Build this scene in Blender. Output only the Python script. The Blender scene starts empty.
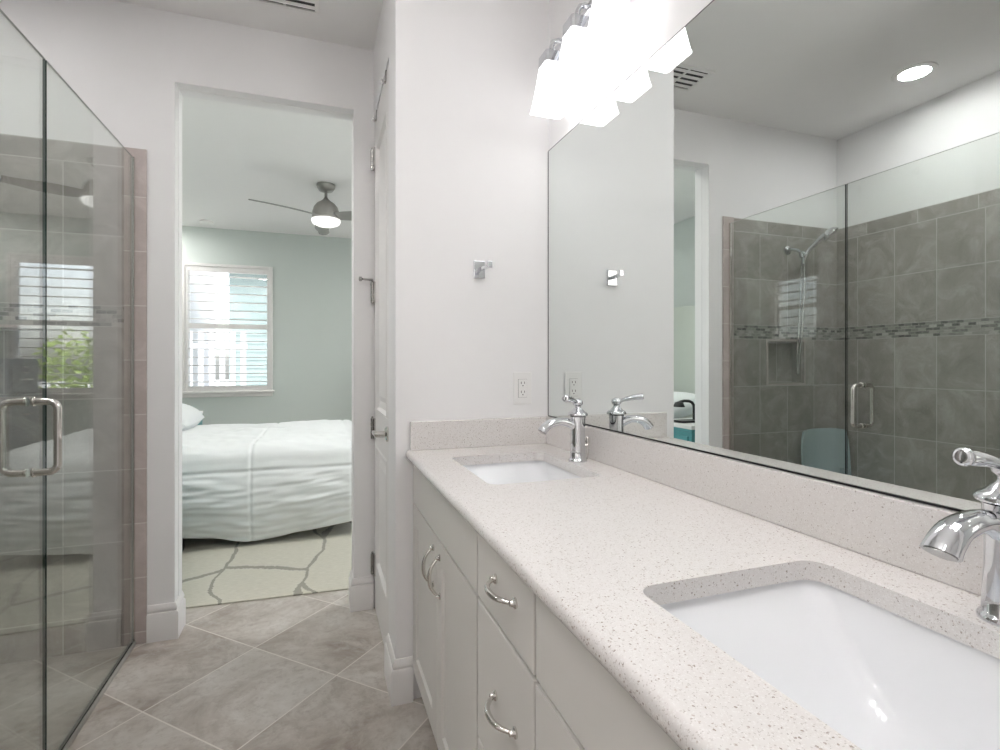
import bpy, bmesh, math, random
from mathutils import Vector, Matrix, noise
PI = math.pi
random.seed(4)
scene = bpy.context.scene
col = scene.collection

# ------------------------------------------------------------------ camera, world, exposure
H = 1.19
cam_d = bpy.data.cameras.new('camera')
cam_d.sensor_width = 36.0
cam_d.lens = 522.4 / 1000 * 36
cam_d.shift_y = -0.0125
cam_d.clip_start = 0.02
cam = bpy.data.objects.new('camera', cam_d)
cam.location = (0, 0, H)
cam.rotation_euler = (PI / 2, 0, -0.3365)
col.objects.link(cam)
scene.camera = cam

world = bpy.data.worlds.new('world')
scene.world = world
world.use_nodes = True
wn = world.node_tree.nodes
sky = wn.new('ShaderNodeTexSky')
sky.sky_type = 'NISHITA'
sky.sun_disc = False
sky.sun_elevation = math.radians(42)
sky.sun_rotation = math.radians(140)
sky.air_density = 1.0
sky.dust_density = 2.5
hs = wn.new('ShaderNodeHueSaturation')      # hazy bright overcast: little blue left in the sky
hs.inputs['Saturation'].default_value = 0.35
world.node_tree.links.new(sky.outputs[0], hs.inputs['Color'])
world.node_tree.links.new(hs.outputs[0], wn['Background'].inputs[0])
wn['Background'].inputs[1].default_value = 0.24

sun_d = bpy.data.lights.new('sun', 'SUN')
sun_d.energy = 3.2
sun_d.angle = math.radians(3)
sun = bpy.data.objects.new('sun', sun_d)
sun.rotation_euler = Vector((.60, .22, -.77)).to_track_quat('-Z', 'Y').to_euler()
col.objects.link(sun)

vs = scene.view_settings
vs.view_transform = 'Standard'
vs.look = 'None'
vs.gamma = 1.0
vs.use_curve_mapping = False
vs.exposure = 1.48
SHADE_L = 0.78        # vanity shade radiance
FILL_CAN_L = 6.0  # added unseen ceiling lamps that fill the bathroom
BED_FILL_L = 105.0         # radiance of the added, unseen bedroom ceiling lamps
FAN_L = .38
FILL_GLOBE_L = 7.0  # added unseen globe that lifts the ceiling and left side
NEAR_FILL_L = 4.0  # added near fixture, unseen, set brighter to light the left side
SHCAN_L = 44.0       # shower lamp; also the added lamp before its door

# ------------------------------------------------------------------ materials
class NT:
    def __init__(s, name):
        s.m = bpy.data.materials.new(name); s.m.use_nodes = True
        s.t = s.m.node_tree; s.b = s.t.nodes['Principled BSDF']; s.out = s.t.nodes['Material Output']
    def n(s, ty, **kw):
        nd = s.t.nodes.new('ShaderNode' + ty)
        for k, v in kw.items(): setattr(nd, k, v)
        return nd
    def l(s, a, b): s.t.links.new(a, b)
    def setv(s, sock, v):
        if hasattr(v, 'is_output'): s.l(v, sock)
        elif isinstance(v, tuple) and len(v) == 3 and sock.type == 'RGBA': sock.default_value = (*v, 1)
        else: sock.default_value = v
    def math(s, op, a, b=0.0, clamp=False):
        nd = s.n('Math', operation=op); nd.use_clamp = clamp
        s.setv(nd.inputs[0], a); s.setv(nd.inputs[1], b); return nd.outputs[0]
    def mix(s, f, a, b):
        nd = s.n('Mix', data_type='RGBA')
        s.setv(nd.inputs[0], f); s.setv(nd.inputs[6], a); s.setv(nd.inputs[7], b); return nd.outputs[2]
    def ramp(s, f, stops):
        nd = s.n('ValToRGB'); s.l(f, nd.inputs[0]); cr = nd.color_ramp
        while len(cr.elements) < len(stops): cr.elements.new(0.5)
        for e, (p, c) in zip(cr.elements, stops):
            e.position = p; e.color = (*c, 1) if len(c) == 3 else c
        return nd.outputs[0]
    def obj(s): return s.n('TexCoord').outputs['Object']
    def noise(s, vec, scale, detail=3, rough=.5, dist=0.0):
        nd = s.n('TexNoise'); s.l(vec, nd.inputs['Vector']); nd.inputs['Scale'].default_value = scale
        nd.inputs['Detail'].default_value = detail; nd.inputs['Roughness'].default_value = rough
        nd.inputs['Distortion'].default_value = dist; return nd.outputs
    def bump(s, h, strength=.1, dist=.01):
        nd = s.n('Bump'); nd.inputs['Strength'].default_value = strength; nd.inputs['Distance'].default_value = dist
        s.l(h, nd.inputs['Height']); s.l(nd.outputs[0], s.b.inputs['Normal'])
    def base(s, c, rough=.5, metal=0.0):
        s.setv(s.b.inputs['Base Color'], c); s.setv(s.b.inputs['Roughness'], rough); s.b.inputs['Metallic'].default_value = metal

def plain(name, c, rough=.5, metal=0.0, var=.03, scale=14, bump=0.0):
    t = NT(name)
    nz = t.noise(t.obj(), scale, 3)
    d = tuple(max(0, x * (1 - var)) for x in c); u = tuple(min(1, x * (1 + var)) for x in c)
    t.base(t.mix(nz[0], d, u), rough, metal)
    if bump:
        nb = t.noise(t.obj(), 90, 3); t.bump(nb[0], bump, .004)
    return t.m

M = {}
M['wall'] = plain('white_wall_paint', (.865, .857, .860), .6, var=.01, bump=.03)
M['ceiling'] = plain('ceiling_paint', (.90, .89, .885), .8, var=.01, bump=.06)
M['bedwall'] = plain('pale_green_paint', (.61, .655, .63), .6, var=.01, bump=.03)
M['trim'] = plain('white_trim_paint', (.80, .78, .77), .35, var=.01)
M['cab'] = plain('cabinet_paint', (.72, .70, .67), .38, var=.01)
M['chrome'] = plain('chrome', (.70, .715, .74), .06, 1.0, var=.0)
M['nickel'] = plain('polished_nickel', (.74, .72, .69), .07, 1.0, var=.0)
M['dchrome'] = plain('dark_hinge_metal', (.48, .47, .46), .25, 1.0, var=.0)
M['porcelain'] = plain('porcelain', (.86, .87, .89), .08, var=.0)
M['plastic'] = plain('white_plastic', (.86, .85, .84), .3, var=.0)
M['dark'] = plain('dark_slot', (.02, .02, .02), .5, var=.0)
M['black'] = plain('black_plastic', (.012, .012, .013), .35, var=.0)
M['fan'] = plain('fan_brushed_nickel', (.36, .35, .33), .38, .75, var=.02)
M['blade'] = plain('fan_blade_grey', (.30, .295, .28), .45, .2, var=.03)
M['cloth'] = plain('white_bed_linen', (.84, .86, .86), .85, var=.015, bump=.08)
M['teal'] = plain('teal_paint', (.10, .34, .36), .4, var=.05)
M['headb'] = plain('headboard_paint', (.60, .64, .58), .6, var=.02)
M['steel'] = plain('filing_cabinet_enamel', (.40, .44, .48), .4, .1, var=.03)
M['stool'] = plain('blue_grey_plastic', (.42, .52, .55), .35, var=.02)
M['seal'] = plain('clear_seal_strip', (.36, .35, .32), .3, var=.0)
M['bounce_paving'] = plain('pale_bounce_paving', (.55, .54, .52), .9, var=.1)  # ground made pale to bounce sunlight onto the bedroom ceiling
M['siding'] = plain('pale_teal_siding', (.20, .255, .25), .6, var=.02)
M['slate'] = plain('roof_shingle', (.26, .24, .25), .8, var=.1)
M['fence'] = plain('white_vinyl', (.50, .50, .51), .5, var=.0)
M['dglass'] = plain('house_window_glass', (.10, .16, .22), .1, var=.0)
M['leaf'] = plain('shrub_leaf', (.20, .28, .06), .7, var=.3, scale=40)
M['glass_top'] = plain('ground_glass_edge', (.42, .44, .42), .3, var=.0)
M['grey'] = plain('matte_grey_gap', (.22, .22, .22), .5, var=.0)

def emis(name, c, L):
    t = NT(name)
    t.base(c, .4); t.setv(t.b.inputs['Emission Color'], c); t.b.inputs['Emission Strength'].default_value = L
    return t.m
M['shade'] = emis('lit_frosted_glass', (1, .99, .99), SHADE_L)
M['shade_fill'] = emis('fill_frosted_glass_near', (1, .99, .99), NEAR_FILL_L)
M['can'] = emis('fill_lamp_disc', (1, .98, .95), FILL_CAN_L)
M['globe'] = emis('added_globe_glow', (1, .985, .965), FILL_GLOBE_L)
M['bed_fill'] = emis('bedroom_fill_disc', (1, .98, .95), BED_FILL_L)
M['shcan'] = emis('lit_shower_lamp_disc', (1, .99, .98), SHCAN_L)
M['fanlight'] = emis('lit_opal_bowl', (1, .99, .97), FAN_L)

def mk_mirror():
    t = NT('mirror_silver'); t.base((.80, .835, .82), .0, 1.0); t.b.inputs['Roughness'].default_value = 0.0
    return t.m
M['mirror'] = mk_mirror()

def mk_glass(name, tint):
    t = NT(name)
    t.t.nodes.remove(t.b)
    geo = t.n('NewGeometry')
    ior = t.n('Mix', data_type='FLOAT'); t.l(geo.outputs['Backfacing'], ior.inputs[0])
    ior.inputs[2].default_value = 1.52; ior.inputs[3].default_value = 1 / 1.52
    fr = t.n('Fresnel'); t.l(ior.outputs[0], fr.inputs['IOR'])
    tr = t.n('BsdfTransparent'); tr.inputs[0].default_value = (*tint, 1)
    gl = t.n('BsdfGlossy'); gl.inputs['Roughness'].default_value = 0.0; gl.inputs[0].default_value = (1, 1, 1, 1)
    mx = t.n('MixShader'); t.l(fr.outputs[0], mx.inputs[0]); t.l(tr.outputs[0], mx.inputs[1]); t.l(gl.outputs[0], mx.inputs[2])
    t.l(mx.outputs[0], t.out.inputs[0])
    return t.m
M['glass'] = mk_glass('shower_glass', (.95, .97, .955))
M['pane'] = mk_glass('window_glass', (.98, .99, .99))
def mk_frost():
    t = NT('added_window_frost'); t.t.nodes.remove(t.b)
    a = t.n('BsdfTranslucent'); a.inputs[0].default_value = (.98, .95, .92, 1)
    b = t.n('BsdfGlossy'); b.inputs[1].default_value = .3
    m = t.n('MixShader'); m.inputs[0].default_value = .06
    t.l(a.outputs[0], m.inputs[1]); t.l(b.outputs[0], m.inputs[2]); t.l(m.outputs[0], t.out.inputs[0])
    return t.m
M['frost'] = mk_frost()
M['edge'] = plain('polished_glass_edge', (.012, .03, .025), .15, var=.0)

def mk_floor():
    t = NT('floor_tile')
    o = t.obj()
    mp = t.n('Mapping', vector_type='POINT'); t.l(o, mp.inputs[0])
    # tile axes run at 45 degrees: a=(x+y)/sqrt2, b=(y-x)/sqrt2
    mp.inputs['Rotation'].default_value = (0, 0, -PI / 4)
    s2 = math.sqrt(.5)
    mp.inputs['Location'].default_value = (-(1.52 * s2) + 10 * .4455, -(2.642 * s2) + 10 * .4455, 0)
    br = t.n('TexBrick', offset=0.0, squash=1.0)
    t.l(mp.outputs[0], br.inputs['Vector'])
    br.inputs['Scale'].default_value = 1; br.inputs['Brick Width'].default_value = .4455; br.inputs['Row Height'].default_value = .4455
    br.inputs['Mortar Size'].default_value = .0028; br.inputs['Mortar Smooth'].default_value = .2; br.inputs['Bias'].default_value = 0
    br.inputs['Color1'].default_value = (0, 0, 0, 1); br.inputs['Color2'].default_value = (1, 1, 1, 1); br.inputs['Mortar'].default_value = (.5, .5, .5, 1)
    # per-tile shift of the veining
    add = t.n('VectorMath', operation='MULTIPLY_ADD'); t.l(br.outputs['Color'], add.inputs[0]); add.inputs[1].default_value = (7, 5, 3); t.l(o, add.inputs[2])
    n1 = t.noise(add.outputs[0], 2.4, 9, .64, 1.0)
    n2 = t.noise(add.outputs[0], 9, 8, .7, .6)
    n3 = t.noise(add.outputs[0], 38, 5, .7)
    c = t.ramp(n1[0], [(.34, (.27, .225, .19)), (.45, (.39, .345, .305)), (.55, (.47, .43, .39)), (.68, (.57, .54, .505))])
    f2 = t.ramp(n2[0], [(.47, (0, 0, 0)), (.66, (1, 1, 1))])
    c = t.mix(t.math('MULTIPLY', f2, .5), c, (.63, .605, .57))
    f3 = t.ramp(n3[0], [(.35, (1, 1, 1)), (.5, (0, 0, 0))])
    c = t.mix(t.math('MULTIPLY', f3, .35), c, (.28, .235, .20))
    c = t.mix(br.outputs['Fac'], c, (.66, .62, .57))
    t.base(c, t.math('ADD', t.math('MULTIPLY', n2[0], .25), .28))
    t.bump(t.math('SUBTRACT', t.math('MULTIPLY', n2[0], .25), br.outputs['Fac']), .25, .004)
    return t.m
M['floor'] = mk_floor()

def mk_tile(name, axis, x0, z0, w, h, c_lo, c_hi, grout, mort=.0022, offset=0.0, vein=True, spread=.25):
    t = NT(name); o = t.obj()
    sp = t.n('SeparateXYZ'); t.l(o, sp.inputs[0])
    cb = t.n('CombineXYZ')
    t.l(t.math('SUBTRACT', sp.outputs[axis], x0 - 40 * w), cb.inputs[0]); t.l(t.math('SUBTRACT', sp.outputs[2], z0 - 40 * h), cb.inputs[1])
    br = t.n('TexBrick', offset=offset, squash=1.0); t.l(cb.outputs[0], br.inputs['Vector'])
    for k, v in {'Scale': 1, 'Brick Width': w, 'Row Height': h, 'Mortar Size': mort, 'Mortar Smooth': .1, 'Bias': 0}.items(): br.inputs[k].default_value = v
    br.inputs['Color1'].default_value = (0, 0, 0, 1); br.inputs['Color2'].default_value = (1, 1, 1, 1); br.inputs['Mortar'].default_value = (.5, .5, .5, 1)
    if vein:
        add = t.n('VectorMath', operation='MULTIPLY_ADD'); t.l(br.outputs['Color'], add.inputs[0]); add.inputs[1].default_value = (9, 5, 7); t.l(o, add.inputs[2])
        n1 = t.noise(add.outputs[0], 6, 8, .72, 1.1)
        f = t.ramp(n1[0], [(.34, (0, 0, 0)), (.50, (.35, .35, .35)), (.66, (1, 1, 1))])
        sc = t.n('SeparateColor'); t.l(br.outputs['Color'], sc.inputs[0])
        f = t.math('ADD', t.math('MULTIPLY', f, 1 - spread), t.math('MULTIPLY', sc.outputs[0], spread))
    else:
        sc = t.n('SeparateColor'); t.l(br.outputs['Color'], sc.inputs[0]); f = sc.outputs[0]
    c = t.mix(f, c_lo, c_hi)
    c = t.mix(br.outputs['Fac'], c, grout)
    t.base(c, .35)
    t.bump(t.math('SUBTRACT', 1.0, br.outputs['Fac']), .3, .003)
    return t.m
TL, TH_, TG = (.25, .225, .205), (.47, .44, .415), (.52, .50, .475)
for ax, nm, x0 in ((1, 'long', 1.985), (0, 'end', -1.435)):
    M['tile_lo_' + nm] = mk_tile('shower_tile_lower_' + nm, ax, x0, .14, .23, .30, TL, TH_, TG)
    M['tile_hi_' + nm] = mk_tile('shower_tile_upper_' + nm, ax, x0, 1.425, .23, .2925, TL, TH_, TG)
    M['tile_bd_' + nm] = mk_tile('shower_tile_border_' + nm, ax, x0 + .1, 2.01, .30, .08, TL, TH_, TG)
    M['mosaic_' + nm] = mk_tile('mosaic_band_' + nm, ax, x0, 1.34, .038, .017, (.05, .048, .045), (.46, .44, .41), (.36, .34, .32), .0014, .5, False)
M['tile_edge'] = mk_tile('shower_tile_edge', 0, -.77, .05, .6, .23, (.46, .395, .375), (.60, .53, .51), (.66, .62, .59))

def mk_quartz():
    t = NT('speckled_quartz'); o = t.obj()
    wn_ = t.noise(o, 500, 2); wa = t.n('VectorMath', operation='MULTIPLY_ADD'); t.l(wn_[1], wa.inputs[0]); wa.inputs[1].default_value = (.004, .004, .004); t.l(o, wa.inputs[2]); wob = wa.outputs[0]
    def speck(scale, rad, keep):
        v = t.n('TexVoronoi'); t.l(wob, v.inputs['Vector']); v.inputs['Scale'].default_value = scale
        sc = t.n('SeparateColor'); t.l(v.outputs['Color'], sc.inputs[0])
        near = t.math('LESS_THAN', v.outputs['Distance'], rad)
        sel = t.math('GREATER_THAN', sc.outputs[0], keep)
        return t.math('MULTIPLY', near, sel), sc.outputs[1]
    n = t.noise(o, 120, 3)
    c = t.mix(n[0], (.71, .675, .655), (.775, .75, .735))
    f3, r3 = speck(420, .42, .6)
    c = t.mix(t.math('MULTIPLY', f3, .45), c, (.88, .87, .86))
    f1, r1 = speck(230, .31, .76)
    c = t.mix(t.math('MULTIPLY', f1, .8), c, t.mix(r1, (.22, .17, .14), (.55, .47, .42)))
    f2, r2 = speck(430, .36, .72)
    c = t.mix(t.math('MULTIPLY', f2, .6), c, t.mix(r2, (.34, .29, .26), (.55, .51, .48)))
    t.base(c, .22)
    return t.m
M['quartz'] = mk_quartz()

def mk_rug():
    t = NT('rug_pile'); o = t.obj()
    nz = t.noise(o, 1.6, 2)
    add = t.n('VectorMath', operation='MULTIPLY_ADD'); t.l(nz[1], add.inputs[0]); add.inputs[1].default_value = (.35, .35, 0); t.l(o, add.inputs[2])
    mp = t.n('Mapping'); t.l(add.outputs[0], mp.inputs[0]); mp.inputs['Scale'].default_value = (2.3, .95, 1); mp.inputs['Rotation'].default_value = (0, 0, .60)
    v = t.n('TexVoronoi', feature='DISTANCE_TO_EDGE'); t.l(mp.outputs[0], v.inputs['Vector']); v.inputs['Scale'].default_value = 1.0
    fine = t.noise(o, 60, 4, .7)
    line = t.math('LESS_THAN', v.outputs['Distance'], t.math('ADD', t.math('MULTIPLY', fine[0], .055), -.006))
    mp2 = t.n('Mapping'); t.l(o, mp2.inputs[0]); mp2.inputs['Scale'].default_value = (25, 140, 1)
    fib = t.noise(mp2.outputs[0], 1, 3, .6)
    c = t.mix(fib[0], (.45, .43, .355), (.68, .655, .57))
    c = t.mix(t.math('MULTIPLY', line, .7), c, (.20, .19, .16))
    t.base(c, .95); t.bump(fib[0], .5, .006)
    return t.m
M['rug'] = mk_rug()

# ------------------------------------------------------------------ mesh helpers
class MB:
    def __init__(s): s.v = []; s.f = []; s.mi = []; s.mats = []
    def mat(s, key):
        if key not in s.mats: s.mats.append(key)
        return s.mats.index(key)
    def add(s, vs, fs, key=None):
        b = len(s.v); s.v += [tuple(p) for p in vs]
        mi = s.mat(key) if key else 0
        for f in fs: s.f.append([b + i for i in f]); s.mi.append(mi)
        return s
    def box(s, a, b, key=None):
        x0, y0, z0 = (min(a[i], b[i]) for i in range(3)); x1, y1, z1 = (max(a[i], b[i]) for i in range(3))
        return s.add([(x0, y0, z0), (x1, y0, z0), (x1, y1, z0), (x0, y1, z0), (x0, y0, z1), (x1, y0, z1), (x1, y1, z1), (x0, y1, z1)],
                     [(0, 3, 2, 1), (4, 5, 6, 7), (0, 1, 5, 4), (1, 2, 6, 5), (2, 3, 7, 6), (3, 0, 4, 7)], key)
    def loft(s, rings, cap0=True, cap1=True, closed=True, key=None):
        n = len(rings[0]); vs = [p for r in rings for p in r]; fs = []
        for i in range(len(rings) - 1):
            for j in range(n if closed else n - 1):
                k = (j + 1) % n
                fs.append((i * n + j, i * n + k, (i + 1) * n + k, (i + 1) * n + j))
        if cap0: fs.append(tuple(range(n - 1, -1, -1)))
        if cap1: fs.append(tuple((len(rings) - 1) * n + j for j in range(n)))
        return s.add(vs, fs, key)
    def lathe(s, prof, c=(0, 0, 0), axis='z', seg=28, key=None):
        rings = []
        for r, h in prof:
            ring = []
            for j in range(seg):
                a = 2 * PI * j / seg; p = (r * math.cos(a), r * math.sin(a), h)
                if axis == 'y': p = (p[0], p[2], -p[1])
                if axis == 'x': p = (p[2], p[0], p[1])
                ring.append((c[0] + p[0], c[1] + p[1], c[2] + p[2]))
            rings.append(ring)
        return s.loft(rings, key=key)
    def tube(s, pts, r, seg=12, key=None, flat=None, up=None):
        pts = [Vector(p) for p in pts]; n = len(pts)
        R = r if isinstance(r, (list, tuple)) else [r] * n
        T = [(pts[min(i + 1, n - 1)] - pts[max(i - 1, 0)]).normalized() for i in range(n)]
        u = Vector(up) if up else (Vector((0, 0, 1)) if abs(T[0].z) < .9 else Vector((1, 0, 0)))
        rings = []
        for i in range(n):
            u = (u - T[i] * u.dot(T[i])).normalized(); w = T[i].cross(u)
            fl = flat[i] if flat else (1, 1)
            rings.append([pts[i] + u * (R[i] * fl[0] * math.cos(2 * PI * j / seg)) + w * (R[i] * fl[1] * math.sin(2 * PI * j / seg)) for j in range(seg)])
        return s.loft(rings, key=key)
    def build(s, name, mat=None, parent=None, smooth=None, bevel=0.0, seg=2):
        me = bpy.data.meshes.new(name); me.from_pydata(s.v, [], s.f); me.validate()
        bm = bmesh.new(); bm.from_mesh(me)
        bmesh.ops.recalc_face_normals(bm, faces=bm.faces); bm.to_mesh(me); bm.free()
        if s.mats:
            for k in s.mats: me.materials.append(M[k])
            if len(me.polygons) == len(s.mi): me.polygons.foreach_set('material_index', s.mi)
        elif mat: me.materials.append(M[mat])
        if smooth:
            me.polygons.foreach_set('use_smooth', [True] * len(me.polygons)); me.set_sharp_from_angle(angle=math.radians(smooth))
        o = bpy.data.objects.new(name, me); col.objects.link(o)
        if parent: o.parent = parent
        if bevel:
            bv = o.modifiers.new('bevel', 'BEVEL'); bv.width = bevel; bv.segments = seg; bv.limit_method = 'ANGLE'; bv.angle_limit = math.radians(40)
        return o

def tag(o, label, cat, group=None):
    o['label'] = label; o['category'] = cat
    if group: o['group'] = group
    return o
def thing(name, label, cat, loc=(0, 0, 0), group=None):
    o = bpy.data.objects.new(name, None); o.empty_display_size = .05; o.location = loc; col.objects.link(o)
    return tag(o, label, cat, group)
def struct(o):
    o['kind'] = 'structure'; return o
def recenter(o, c):   # move a mesh's origin to c, keep it in place (top-level meshes)
    o.data.transform(Matrix.Translation(-Vector(c))); o.location = c; return o
def copy_tree(o, parent=None):
    c = o.copy(); col.objects.link(c)
    if parent: c.parent = parent
    for ch in [x for x in bpy.data.objects if x.parent == o]: copy_tree(ch, c)
    return c

def slab_holes(mb, ax, lo, hi, u0, u1, z0, z1, holes):
    """wall slab, normal axis ax (0 or 1), thickness lo..hi, rectangle u0..u1 x z0..z1 minus holes (ua,ub,za,zb)"""
    us = sorted({u0, u1, *[h[0] for h in holes], *[h[1] for h in holes]}); us = [u for u in us if u0 <= u <= u1]
    for a, b in zip(us, us[1:]):
        zs = [z0, z1]; cut = [h for h in holes if h[0] <= a and h[1] >= b]
        cut.sort(key=lambda h: h[2]); z = z0
        for h in cut:
            if h[2] > z: put(mb, ax, lo, hi, a, b, z, h[2])
            z = h[3]
        if z < z1: put(mb, ax, lo, hi, a, b, z, z1)
def put(mb, ax, lo, hi, a, b, z, zz):
    if ax == 1: mb.box((a, lo, z), (b, hi, zz))
    else: mb.box((lo, a, z), (hi, b, zz))

def sweep(path, prof, closed=False):
    """profile (offset to the left of travel, z) swept along a 2-D path with mitres"""
    mb = MB(); rings = []; n = len(path)
    for i in range(n):
        p = Vector(path[i])
        d0 = (p - Vector(path[i - 1])).normalized() if i else None
        d1 = (Vector(path[i + 1]) - p).normalized() if i < n - 1 else None
        d0 = d0 or d1; d1 = d1 or d0
        n0 = Vector((-d0.y, d0.x)); n1 = Vector((-d1.y, d1.x)); m = (n0 + n1).normalized(); k = 1 / max(.2, m.dot(n0))
        rings.append([(p.x + m.x * o * k, p.y + m.y * o * k, z) for o, z in prof])
    mb.loft(rings); return mb

# ------------------------------------------------------------------ room shell
ZC = 2.705; XM = .8475; YD = 2.60; YO = 1.845; XW = .2587; XG = -.733; XL = -1.643
YB = 6.625; BXL, BXR = -2.0, 2.1
DX0, DX1, DZ = -.5826, .1651, 2.405

struct(MB().box((-2.15, -1.25, -.1), (2.25, YB + .15, 0)).build('floor', 'floor'))
struct(MB().box((-2.15, -1.25, ZC), (2.25, YB + .15, ZC + .1)).build('ceiling', 'ceiling'))

def wall(name, key, fn):
    mb = MB(); fn(mb); return struct(mb.build(name, key))
wall('wall_left', 'wall', lambda m: m.box((-1.80, -1.2, 0), (XL - .012, YD, ZC)))
wall('wall_right', 'wall', lambda m: m.box((XM, -1.2, 0), (XM + .12, YD, ZC)))
WB_FILL = (-1.45, -.65, 1.3, 2.2)  # opening for an added window behind the camera, lets in fill daylight
wall('wall_back', 'wall', lambda m: slab_holes(m, 1, -1.25, -1.12, -1.80, XM + .12, 0, ZC, [WB_FILL]))
def w_outlet(m):
    m.box((XW, YO, 0), (XM, YO + .115, ZC))
    m.box((XW, YO + .115, 0), (XW + .11, 2.035, ZC))
    m.box((XW, 2.035, 2.365), (XW + .11, YD, ZC))
wall('wall_outlet', 'wall', w_outlet)
NX0, NX1, NZ0, NZ1 = -1.345, -1.04, 1.054, 1.328
wall('wall_doorway', 'wall', lambda m: slab_holes(m, 1, YD, YD + .06, -1.80, XM, 0, ZC, [(DX0, DX1, 0, DZ), (NX0, NX1, NZ0, NZ1)]))
wall('wall_bedroom_front', 'bedwall', lambda m: slab_holes(m, 1, YD + .06, YD + .12, BXL, BXR, 0, ZC, [(DX0 , DX1, 0, DZ), (NX0, NX1, NZ0, NZ1)]))
# white paint returns into the door opening
mb = MB()
mb.box((DX0 - .001, YD + .0605, 0), (DX0 + .002, YD + .122, DZ)); mb.box((DX1 - .002, YD + .0605, 0), (DX1 + .001, YD + .122, DZ)); mb.box((DX0, YD + .0605, DZ - .002), (DX1, YD + .122, DZ + .001))
struct(mb.build('trim_1', 'wall'))
W1 = (-1.385, -.522, .87, 2.27); W2 = (.60, 1.465, .87, 2.27); W3 = (4.30, 4.92, 1.42, 2.22); W4_FILL = (2.86, 4.02, .10, 2.25)  # last one is an added side window that lights the bedroom
wall('wall_bedroom_back', 'bedwall', lambda m: slab_holes(m, 1, YB, YB + .15, BXL, BXR, 0, ZC, [W1, W2]))
wall('wall_bedroom_left', 'bedwall', lambda m: m.box((BXL - .15, YD + .12, 0), (BXL, YB, ZC)))
wall('wall_bedroom_right', 'bedwall', lambda m: slab_holes(m, 0, BXR, BXR + .15, YD + .12, YB, 0, ZC, [W3, W4_FILL]))

# shower tile work
def tl(name, key, fn):
    mb = MB(); fn(mb); return struct(mb.build(name, key))
XT = -.685
tl('wall_shower_long', 'tile_lo_long', lambda m: m.box((XL - .012, 1.05, 0), (XL, YD - .01, 1.34)))
tl('trim_2', 'mosaic_long', lambda m: m.box((XL - .012, 1.05, 1.34), (XL, YD - .01, 1.425)))
tl('wall_shower_long_upper', 'tile_hi_long', lambda m: m.box((XL - .012, 1.05, 1.425), (XL, YD - .01, 2.01)))
tl('trim_3', 'tile_bd_long', lambda m: m.box((XL - .012, 1.05, 2.01), (XL, YD - .01, 2.092)))
XE = -.765
tl('wall_shower_end', 'tile_lo_end', lambda m: slab_holes(m, 1, YD - .01, YD, XL - .012, XE, 0, 1.34, [(NX0, NX1, NZ0, NZ1)]))
tl('trim_4', 'mosaic_end', lambda m: m.box((XL - .012, YD - .01, 1.34), (XE, YD, 1.425)))
tl('wall_shower_end_upper', 'tile_hi_end', lambda m: m.box((XL - .012, YD - .01, 1.425), (XE, YD, 2.01)))
tl('trim_5', 'tile_bd_end', lambda m: m.box((XL - .012, YD - .01, 2.01), (XE, YD, 2.092)))
tl('trim_6', 'tile_edge', lambda m: m.box((XE, YD - .0105, 0), (XT, YD, 2.094)))
def niche(m):
    b = YD + .085
    m.box((NX0, b - .008, NZ0), (NX1, b, NZ1)); m.box((NX0, YD, NZ0), (NX0 + .008, b, NZ1)); m.box((NX1 - .008, YD, NZ0), (NX1, b, NZ1))
    m.box((NX0, YD, NZ0), (NX1, b, NZ0 + .008)); m.box((NX0, YD, NZ1 - .008), (NX1, b, NZ1))
tl('trim_7', 'tile_lo_end', niche)
def nframe(m):
    t = .012
    m.box((NX0 - t, YD - .014, NZ0 - t), (NX1 + t, YD - .0095, NZ0)); m.box((NX0 - t, YD - .014, NZ1), (NX1 + t, YD - .0095, NZ1 + t))
    m.box((NX0 - t, YD - .014, NZ0), (NX0, YD - .0095, NZ1)); m.box((NX1, YD - .014, NZ0), (NX1 + t, YD - .0095, NZ1))
tl('trim_8', 'tile_edge', nframe)
tl('wall_shower_near', 'tile_lo_end', lambda m: m.box((XL - .012, .95, 0), (-.70, 1.05, ZC)))

# baseboards
BP = [(0, 0), (-.017, 0), (-.017, .112), (-.0135, .118), (-.009, .120), (-.009, .124), (-.012, .128), (-.012, .134), (-.007, .146), (-.004, .152), (0, .153)]
BP = [(o, z) for o, z in BP]
def bb(name, path): return struct(sweep(path, BP).build(name, 'trim', smooth=35))
bb('baseboard_left', [(XT + .002, YD), (DX0, YD), (DX0, YD + .12)])
bb('baseboard_doorway', [(DX1, YD + .12), (DX1, YD), (XW - .001, YD)])
bb('baseboard_corner', [(XW, 2.03), (XW, YO), (.318, YO)])

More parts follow.
